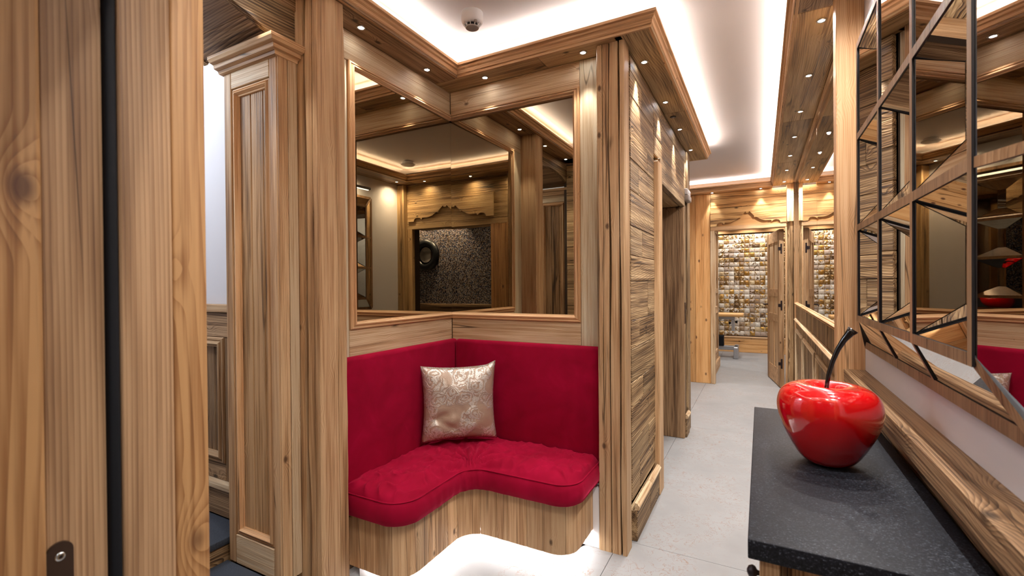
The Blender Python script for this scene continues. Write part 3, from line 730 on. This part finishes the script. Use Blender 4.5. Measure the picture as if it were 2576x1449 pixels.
# cherry
ch = thing('cherry_sculpture', (.146, 1.385, .85), 'large glossy red cherry sculpture with a curved black stem', 'sculpture')
prof = [(.030, .0), (.046, .004), (.062, .018), (.078, .045), (.093, .078), (.103, .108), (.1075, .130), (.107, .150), (.101, .170), (.090, .184), (.074, .193), (.056, .196), (.040, .192), (.026, .183), (.014, .173), (.004, .168)]
def catmull(p, k=4):
    o = []
    for i in range(len(p) - 1):
        a, b, c, d = (V((*p[max(0, min(len(p) - 1, j))], 0)) for j in (i - 1, i, i + 1, i + 2))
        for q in range(k):
            t = q / k; o.append(.5 * ((2 * b) + (c - a) * t + (2 * a - 5 * b + 4 * c - d) * t * t + (3 * b - a - 3 * c + d) * t ** 3))
    return [(v.x, v.y) for v in o] + [p[-1]]
lathe('fruit', (.146, 1.385, .851), catmull(prof), M['cherry'], ch, 56, wob=lambda t, h: 1 + .035 * math.cos(2 * t + .6) * min(1, h / .1))
sp_ = [(.143, 1.388, 1.012), (.144, 1.388, 1.04), (.148, 1.389, 1.07), (.157, 1.39, 1.105), (.168, 1.391, 1.135), (.180, 1.391, 1.158), (.192, 1.392, 1.175), (.199, 1.392, 1.184)]
tube('stem', sp_, [.0050, .0050, .0050, .0054, .006, .007, .0095, .0125], M['stem'], ch, 14)

# ================================================================== FACETED MIRROR
fm = thing('faceted_mirror', (XR, 1.5, 1.05), 'large faceted wall mirror with a three by three grid of sunken panes', 'mirror')
xm, xo, xi = .300, .340, .352
gy = [1.02, 1.353, 1.687, 2.02]; gz = [1.172, 1.491, 1.81, 2.129]
oy, oz = (.905, 2.14), (1.068, 2.232)
def bar(name, a, b, wd, dp, parent, flat=V((-1, 0, 0))):
    """bar from a to b with a brown front towards -X and black sides"""
    a, b = V(a), V(b); d = (b - a).normalized(); s_ = d.cross(flat).normalized(); f = s_.cross(d).normalized()
    if f.dot(flat) < 0: f = -f
    vs = [p + s_ * q * wd / 2 + f * g for p in (a, b) for q, g in ((-1, 0), (1, 0), (1, -dp), (-1, -dp))]
    fs = [(0, 1, 5, 4), (1, 2, 6, 5), (2, 3, 7, 6), (3, 0, 4, 7), (0, 3, 2, 1), (4, 5, 6, 7)]
    return mk(name, vs, fs, [M['barwood'], M['winelining']], parent, slots=[0, 1, 1, 1, 1, 1])
box('backing', .3555, .3595, oy[0], oy[1], oz[0], oz[1], M['winelining'], fm, 0)
for y in gy: bar('grid_bar', (xm, y, gz[0] - .011), (xm, y, gz[3] + .011), .019, .004, fm)
for z in gz:
    for a, b in zip(gy, gy[1:]): bar('grid_bar', (xm, a + .0095, z), (xm, b - .0095, z), .022, .004, fm)
for a, b in (((xo, oy[0], oz[0]), (xo, oy[1], oz[0])), ((xo, oy[0], oz[1]), (xo, oy[1], oz[1]))): bar('frame_bar', a, b, .026, .02, fm)
for y in oy: bar('frame_bar', (xo, y, oz[0]), (xo, y, oz[1]), .026, .02, fm)
def pane(pts, name='pane', push=.0):
    pts = [V(p) for p in pts]; n = (pts[1] - pts[0]).cross(pts[2] - pts[0]).normalized()
    if n.x > 0: n = -n
    c = sum(pts, V((0, 0, 0))) / len(pts); pts = [c + (p - c) * .985 for p in pts]
    k = len(pts); vs = pts + [p - n * .003 for p in pts]
    fs = [tuple(range(k)), tuple(range(2 * k - 1, k - 1, -1))] + [(i, (i + 1) % k, k + (i + 1) % k, k + i) for i in range(k)]
    return mk(name, vs, fs, M['antique'], fm)
for i in range(3):
    for j in range(3):
        y0, y1, z0, z1 = gy[i] + .0095, gy[i + 1] - .0095, gz[j] + .011, gz[j + 1] - .011
        xa, ins, inz = xm + .0045, .13, .072
        a = [(xa, y0, z0), (xa, y1, z0), (xa, y1, z1), (xa, y0, z1)]
        b = [(xi, y0 + ins, z0 + inz), (xi, y1 - ins, z0 + inz), (xi, y1 - ins, z1 - inz), (xi, y0 + ins, z1 - inz)]
        for k in range(4): pane([a[k], a[(k + 1) % 4], b[(k + 1) % 4], b[k]], 'facet')
        pane(b)
yo = [oy[0] + .013, gy[1], gy[2], oy[1] - .013]; zo = [oz[0] + .013, gz[1], gz[2], oz[1] - .013]
xx, xp = xm + .0045, xo + .002
for i in range(3):
    for zi, zz in ((gz[0] - .011, zo[0]), (gz[3] + .011, zo[3])):
        pane([(xx, gy[i], zi), (xx, gy[i + 1], zi), (xp, yo[i + 1], zz), (xp, yo[i], zz)], 'border_pane')
    for yi, yy in ((gy[0] - .0095, yo[0]), (gy[3] + .0095, yo[3])):
        pane([(xx, yi, gz[i]), (xx, yi, gz[i + 1]), (xp, yy, zo[i + 1]), (xp, yy, zo[i])], 'border_pane')
for i in (1, 2):
    bar('divider', (xm + .002, gy[i], gz[0] - .012), (xo - .002, gy[i], zo[0]), .014, .012, fm); bar('divider', (xm + .002, gy[i], gz[3] + .012), (xo - .002, gy[i], zo[3]), .014, .012, fm)
    bar('divider', (xm + .002, gy[0] - .012, gz[i]), (xo - .002, yo[0], gz[i]), .018, .012, fm); bar('divider', (xm + .002, gy[3] + .012, gz[i]), (xo - .002, yo[3], gz[i]), .018, .012, fm)
for y, yy in ((gy[0], oy[0]), (gy[3], oy[1])):
    for z, zz in ((gz[0], oz[0]), (gz[3], oz[1])): bar('divider', (xm + .003, y, z), (xo - .001, yy, zz), .02, .012, fm)
# picture lamp above the mirror
pl_ = thing('picture_lamp', (XR, 1.5, 2.28), 'slim dark picture lamp above the faceted mirror', 'lamp')
tube('shade', [(.262, 1.0, 2.31), (.262, 1.9, 2.31)], .014, M['iron'], pl_, 12)
for y in (1.25, 1.65): tube('arm', [(.262, y, 2.312), (.31, y, 2.33), (.358, y, 2.32)], .006, M['iron'], pl_, 8)
box('tube_light', .258, .276, 1.02, 1.88, 2.291, 2.296, M['opal'], pl_, 0)

# ================================================================== ARCH AND STAIR ROOM
ar = struct('trim_3', (XL, .74, 2.2), 'segmental timber arch opening in the left wall', 'arch')
yc, hwid, zsp, zcr = .74, .41, 2.258, 2.345
Rr = (hwid ** 2 + (zcr - zsp) ** 2) / (2 * (zcr - zsp)); zc0 = zcr - Rr
def az(y): return zc0 + math.sqrt(Rr * Rr - (y - yc) ** 2)
ysn = [yc - hwid + 2 * hwid * i / 24 for i in range(25)]
prism('spandrel', [(.245, 2.46), (.245, az(ysn[0]))] + [(y, az(y)) for y in ysn] + [(1.235, az(ysn[-1])), (1.235, 2.40), (.245, 2.40)][:2] + [(.245, 2.40)][:0], 'X', XL, -1.668, wood('aged', 'Y'), ar)
k = 0
for i in range(0, 24, 3):
    seg_ = ysn[i:i + 4]; poly = [(y, az(y) + .004) for y in seg_] + [(y, az(y) + .024) for y in seg_[::-1]]
    prism('soffit_plank', [(u + (.001 if u == seg_[0] else -.001 if u == seg_[-1] else 0), v) for u, v in poly], 'X', -1.669, -2.09, wood('dark', 'X'), ar)
prism('spandrel', [(y, az(y)) for y in ysn] + [(ysn[-1], 2.46), (ysn[0], 2.46)], 'X', -2.091, -2.12, wood('aged', 'Y'), ar)
def pilaster(y0, y1, face, label):
    p = thing('pilaster', (-1.81, (y0 + y1) / 2, .15), label, 'pilaster', 'arch pilasters')
    yf = y0 if face < 0 else y1; s = face
    yb = yf - s * .03
    box('core', -1.98, -1.641, min(yb, y1 if s < 0 else y0), max(yb, y1 if s < 0 else y0), .151, 2.24, wood('post', 'Z'), p, .002)
    for a, b in ((-1.98, -1.932), (-1.683, -1.638)): box('stile', a, b, yb, yf, .151, 2.19, wood('post', 'Z'), p, .003)
    for z0, z1 in ((.151, .270), (2.12, 2.19)): box('rail', -1.931, -1.684, yb, yf, z0, z1, wood('pine', 'X'), p, .002)
    planks(p, 'Y', yb + s * .012, s, .011, -1.93, -1.685, .271, 2.119, True, [.10, .08, .07], 'timber')
    frame(p, 'Y', yb + s * .012, s, -1.931, -1.684, .271, 2.119, .032, 'mould', sc=1.0)
    ys_ = sorted((yf, yb)); o_ = sorted((y0, y1))
    box('edge_board', -1.638, -1.630, o_[0] + .002, o_[0] + .043, .151, 2.19, wood('post', 'Z'), p, .002); box('edge_board', -1.638, -1.628, o_[0] + .045, o_[1], .151, 2.19, wood('pine', 'Z'), p, .002)
    CAPP = [(0, 0), (.014, .002), (.018, .012), (.034, .016), (.036, .030), (.052, .034), (.06, .044), (.060, .056), (-.02, .056), (-.02, 0)]
    yb2 = y1 if s < 0 else y0
    cornice(p, [(-1.99, yf), (-1.638, yf), (-1.638, yb2)], 1 if s > 0 else -1, 2.186, 'post', CAPP, 1, 'capital')
    return p
pilaster(1.15, 1.234, -1, 'panelled timber pilaster with moulded capital beside the cracked post')
pilaster(.246, .33, 1, 'panelled timber pilaster on the near side of the arch, seen in the alcove mirror')
s1 = thing('stone_step', (-1.8, .7, 0), 'low dark stone step inside the arch', 'step')
box('tread', -1.99, -1.60, .331, 1.149, .12, .15, M['darkstone'], s1, .003); box('riser', -1.99, -1.625, .331, 1.149, 0, .119, wood('pine', 'Y'), s1, .002)
s2 = thing('stone_step', (-2.5, .7, .15), 'upper dark stone step beyond the pilaster', 'step')
box('tread', -3.1, -1.985, .0, 1.24, .216, .245, M['darkstone'], s2, .004, 2); box('riser', -3.1, -2.0, .0, 1.24, .0, .215, wood('aged', 'Y'), s2, .002)
ws = struct('wall_stair', (-2.5, 1.25, 0), 'white wall with dark timber wainscot beyond the arch', 'wall')
box('plaster', -3.2, -1.981, 1.262, 1.34, 1.2, 2.7, M['white_wall'], ws, 0); box('wall_core', -3.2, -1.981, 1.265, 1.34, 0, 1.2, M['core'], ws, 0)
box('cap_rail', -3.2, -1.981, 1.232, 1.262, 1.185, 1.222, wood('post', 'X'), ws, .003)
box('rail', -3.2, -1.981, 1.245, 1.264, 1.07, 1.184, wood('dark', 'X'), ws, .002)
box('stile', -2.165, -1.981, 1.247, 1.264, .41, 1.069, wood('dark', 'Z'), ws, .002)
planks(ws, 'Y', 1.258, -1, .006, -3.2, -2.166, .50, 1.069, True, [.12, .1, .14], 'dark')
frame(ws, 'Y', 1.254, -1, -2.9, -2.166, .49, 1.069, .045, 'post', sc=1.2)
box('rail', -3.2, -2.166, 1.247, 1.264, .41, .489, wood('dark', 'X'), ws, .002)
box('base_cap', -3.2, -1.99, 1.226, 1.262, .37, .409, wood('pine', 'X'), ws, .008, 2); box('base_board', -3.2, -1.99, 1.238, 1.264, .247, .369, wood('dark', 'X'), ws, .003)
box('wall_stair_end', -3.2, -3.12, -.4, 1.34, 0, 2.7, M['white_wall'], None, 0, loc=(-3.16, .5, 0)); tag(bpy.data.objects['wall_stair_end'], 'white end wall of the stair space behind the arch', 'wall', kind='structure')
box('wall_stair_near', -3.12, -1.68, -.5, -.42, 0, 2.7, M['white_wall'], None, 0, loc=(-2.4, -.46, 0)); tag(bpy.data.objects['wall_stair_near'], 'white near wall of the stair space behind the arch', 'wall', kind='structure')
sl = thing('stair_fill_lamp', (-2.55, .55, 2.5), 'unseen round fill lamp added to light the stair space beyond the arch', 'lamp')  # unseen lamp, added to brighten the white wall beyond the arch
lathe('rim', (-2.55, .55, 2.575), [(.15, .024), (.155, .0), (.14, -.012)], M['white'], sl, 32); lathe('diffuser', (-2.55, .55, 2.565), [(.138, .004), (.136, -.008), (.10, -.014), (.01, -.016)], M['opal'], sl, 32)
ld = bpy.data.lights.new('stair_fill_light', 'POINT'); ld.energy = 15; ld.color = (.74, .86, 1); ld.shadow_soft_size = .13
lo = bpy.data.objects.new('stair_fill_light', ld); C.objects.link(lo); lo.parent = sl; lo.location = (0, 0, -.10)

# ================================================================== FRONT DOORWAY
wd_ = struct('wall_front', (-.3, .4, 0), 'timber wall around the doorway the picture is taken from', 'wall')
box('wall_core', -1.668, -.97, .07, .38, 0, ZC, M['core'], wd_, 0); box('wall_core', -.97, .371, .07, .38, 2.02, ZC, M['core'], wd_, 0); box('wall_core', .25, .371, .345, .38, 0, 2.02, M['core'], wd_, 0)
planks(wd_, 'Y', .402, 1, .02, -1.636, -.955, 0, 2.44, False, [.19, .17, .21, .18, .16], 'soffit')
box('plank', -.95, .28, .381, .402, 2.285, 2.455, wood('soffit', 'X'), wd_, .003)
scallop(wd_, -.27, .515, 2.03, 2.283, .15, .404, .424, 'soffit')
box('lintel_board', -.95, .28, .381, .403, 2.01, 2.283, wood('soffit', 'X'), wd_, .003)
box('corner_post', .268, .371, .381, .47, 0, 2.455, wood('soffit', 'Z'), wd_, .006)
d1 = struct('door_1', (-.74, .3, 0), 'thick timber door frame close to the camera with a black rubber seal', 'door')
box('casing', -.954, -.742, .356, .403, 0, 2.0, wood('near', 'Z'), d1, .004, 2)
box('door_stop', -.96, -.739, .2925, .3555, 0, 1.96, wood('nearm', 'Z'), d1, .004, 2)
box('seal', -.95, -.738, .2785, .292, 0, 1.955, M['black'], d1, .004, 2)
box('rebate_lining', -.96, -.744, .2195, .278, 0, 1.95, wood('nearm', 'Z'), d1, .001)
box('inner_casing', -.96, -.732, .06, .2175, 0, 1.96, wood('near', 'Z'), d1, .006, 2)
box('casing', .20, .266, .356, .403, 0, 2.0, wood('soffit', 'Z'), d1, .004)
box('head', -.953, .30, .356, .404, 1.945, 2.009, wood('soffit', 'X'), d1, .004); box('inner_head', -.953, .30, .062, .355, 1.97, 2.019, wood('soffit', 'X'), d1, .004)
# strike plate: rounded top, screw
pp = [(.2305 - .0125, .90), (.2305 + .0125, .90)] + [(.2305 + .0125 * math.cos(math.radians(a)), .984 + .0125 * math.sin(math.radians(a))) for a in range(0, 181, 15)]
spo = prism('strike_plate', pp, 'X', -.7435, -.7405, M['bronze'], d1)
lathe('screw', (-.7405, .2305, .979), [(.0052, -.0005), (.0050, .0008), (.003, .0012), (.0005, .0012)], M['chrome'], spo, 20, 'X')
lathe('screw_socket', (-.7395, .2305, .979), [(.0020, -.0002), (.0020, .0003), (.0005, .0003)], M['iron'], spo, 6, 'X', False)

# ================================================================== ROOM BEHIND (seen in the mirrors)
wm = struct('wall_mosaic', (.4, -1.0, 0), 'glass mosaic wall behind the camera, seen in the alcove mirror', 'wall')
box('mosaic_field', -1.6, 2.3, -1.06, -1.0, 1.03, 2.45, M['mosaic'], wm, 0); box('ledge', -1.6, 2.3, -1.06, -.95, .99, 1.03, wood('dark', 'X'), wm, .004)
planks(wm, 'Y', -.99, 1, .03, -1.6, 2.3, 0, .99, False, [.2, .18, .22], 'dark')
for nm, a in (('wall_lobby_left', (-1.7, -1.6, -1.06, .07)), ('wall_lobby_right', (2.3, 2.4, -1.06, .4)), ('wall_lobby_front', (.371, 2.4, .345, .40))):
    o = box(nm, *a, 0, 2.45, M['white_wall'], None, 0, loc=((a[0] + a[1]) / 2, (a[2] + a[3]) / 2, 0)); tag(o, {'wall_lobby_left': 'plain left wall of the lobby behind the camera', 'wall_lobby_right': 'plain right wall of the lobby behind the camera', 'wall_lobby_front': 'plain wall of the lobby beside the near doorway'}[nm], 'wall', kind='structure')
o = box('ceiling_lobby', -1.7, 2.4, -1.06, .07, 2.45, 2.5, M['ceiling'], None, 0, loc=(.4, -.5, 2.45)); tag(o, 'white ceiling of the lobby behind the camera', 'ceiling', kind='structure')
rm = thing('round_mirror', (1.07, -1.0, 1.52), 'round convex mirror in a thick black ring on the mosaic wall', 'mirror')
lathe('ring', (1.07, -.999, 1.76), [(.125, .0), (.13, .03), (.15, .052), (.18, .06), (.215, .05), (.235, .025), (.235, .0)], M['blackframe'], rm, 48, 'Y')
lathe('glass', (1.07, -.995, 1.76), [(.131, .02), (.115, .032), (.09, .044), (.06, .053), (.03, .058), (.004, .06)], M['convex'], rm, 40, 'Y')

# ================================================================== CEILING FITTINGS
ring_me = {}
def spot(x, y, label, group, z=ZS, power=SPOT, ang=52, tilt=(0, 0), off_=False):
    o = thing('recessed_spotlight', (x, y, z), label, 'spotlight', group)
    a = lathe('rim', (x, y, z - .001), [(.0135, .001), (.0145, -.003), (.0195, -.003), (.0215, .001)], M['chrome'], o, 20)
    b = lathe('lens', (x, y, z - .0005), [(.0135, .0003), (.013, -.0015), (.002, -.0017)], M['lens'], o, 16)
    l = bpy.data.lights.new('spot_light', 'SPOT'); l.energy = power; l.color = (1, .96, .92); l.spot_size = math.radians(ang); l.spot_blend = 1.0 if ang > 140 else .55; l.shadow_soft_size = .012
    lo = bpy.data.objects.new('spot_light', l); C.objects.link(lo); lo.parent = o; lo.location = (0, 0, -.006); lo.rotation_euler = (math.radians(tilt[0]), math.radians(tilt[1]), 0)
ORD = ['first', 'second', 'third', 'fourth', 'fifth', 'sixth', 'seventh', 'eighth', 'ninth', 'tenth']
for i, y in enumerate((.58, 1.053, 1.521, 1.986)):
    spot(-1.572, y, 'recessed spotlight over the left wall, %s from the alcove corner' % ORD[3 - i], 'left wall spotlights')
spot(-1.351, 2.219, 'recessed spotlight above the alcove mirror, the one nearer the inner corner', 'alcove spotlights')
spot(-.777, 2.219, 'recessed spotlight above the alcove mirror, the one beside the timber post', 'alcove spotlights')
for i, y in enumerate((2.47, 3.08, 3.675, 4.288)): spot(-.531, y, 'recessed spotlight over the left corridor wall, %s from the camera' % ORD[i], 'left corridor spotlights', ZS, 17, 52)
for i in range(10): spot(.241, .61 + .6175 * i, 'recessed spotlight over the right wall, %s from the camera' % ORD[i], 'right wall spotlights', ZS, *WIDE)
spot(.005, 6.45, 'recessed spotlight over the scalloped board of the far wall', 'far wall spotlights'); spot(-.542, 6.45, 'recessed spotlight over the left jamb of the far door', 'far wall spotlights')
for i, x in enumerate((-1.05, -.55, -.05)): spot(x, .49, 'recessed spotlight above the near doorway, %s from the left' % ORD[i], 'near doorway spotlights', ZS, 9, 155)
for i, x in enumerate((-.75, -.2, .3)): spot(x, 9.45, 'recessed spotlight over the cowhide tiles, %s from the left' % ORD[i], 'far room spotlights', 2.449, 15, 135)
for i, (x, y) in enumerate(((-.7, 8.0), (-.1, 7.4), (-.2, 8.6))): spot(x, y, 'recessed spotlight in the far room ceiling, %s from its door' % ORD[(1, 0, 2)[i]], 'far room ceiling spotlights', 2.449, 26, 120)
for i, x in enumerate((.75, 1.2)): spot(x, -.85, 'recessed spotlight over the mosaic, %s from the left' % ORD[i], 'lobby spotlights', 2.449, 80, 90)
for i, (x, y) in enumerate(((-.9, -.55), (.1, -.6), (.9, -.4))): spot(x, y, 'unseen fill spotlight added in the lobby ceiling behind the camera, %s from the left' % ORD[i], 'added lobby fill spotlights', 2.449, 10, 130)  # unseen spots, added to light the near door frame
spot(-1.3, 5.5, 'unseen fill spotlight added in the ceiling of the side passage left of the far door', 'added passage fill spotlights', ZC - .001, 30, 158)  # unseen spot, added so its bounce lifts the dim far ceiling
o = box('wall_passage', -2.3, -2.2, 4.3, 6.6, 0, ZC, M['white_wall'], None, 0, loc=(-2.25, 5.5, 0)); tag(o, 'plain wall closing the side passage at the far end', 'wall', kind='structure')
# smoke detector
def detector(x, y, label):
    o = thing('smoke_detector', (x, y, ZC), label, 'smoke detector')
    lathe('base', (x, y, ZC), [(.051, 0), (.052, -.002), (.052, -.034), (.0505, -.036), (.0505, -.043), (.046, -.052), (.036, -.056), (.034, -.056)], M['white'], o, 40)
    lathe('chamber', (x, y, ZC - .055), [(.030, 0), (.030, -.012)], M['winelining'], o, 24, smooth=False)
    for k in range(10):
        t = 2 * math.pi * k / 10; c, s = math.cos(t), math.sin(t); pt = V((-s, c, 0)) * .0014
        vs = [V((x + c * r, y + s * r, ZC + z)) + pt * q for r, z in ((.026, -.053), (.045, -.051), (.032, -.069), (.026, -.069)) for q in (-1, 1)]
        mk('fin', vs, [(0, 2, 4, 6), (1, 7, 5, 3), (0, 1, 3, 2), (2, 3, 5, 4), (4, 5, 7, 6), (6, 7, 1, 0)], M['white'], o)
    lathe('cap', (x, y, ZC - .067), [(.028, 0), (.032, -.001), (.032, -.004), (.029, -.006), (.002, -.0065)], M['greyplastic'], o, 32)
    lathe('indicator', (x + .033, y - .022, ZC - .053), [(.008, 0), (.008, -.007), (.002, -.008)], M['greyplastic'], o, 12)
detector(-1.21, 1.875, 'round white smoke detector on the ceiling in front of the alcove')
vn = thing('ceiling_speaker', (-.06, .78, ZC), 'flat white round ceiling fitting above the near doorway, seen in the mirror', 'ceiling fitting')
lathe('base', (-.06, .78, ZC), [(.055, 0), (.055, -.018)], M['white'], vn, 32); lathe('disc', (-.06, .78, ZC - .026), [(.03, .01), (.07, .004), (.072, -.004), (.06, -.012), (.004, -.014)], M['white'], vn, 32)
se = thing('motion_sensor', (-.532, 3.378, ZS), 'tiny dark motion sensor between the left corridor spotlights', 'sensor')
lathe('rim', (-.532, 3.378, ZS - .001), [(.012, .001), (.013, -.003), (.020, -.002), (.021, .001)], M['iron'], se, 20); lathe('eye', (-.532, 3.378, ZS), [(.012, 0), (.010, -.006), (.002, -.009)], M['greyplastic'], se, 16)
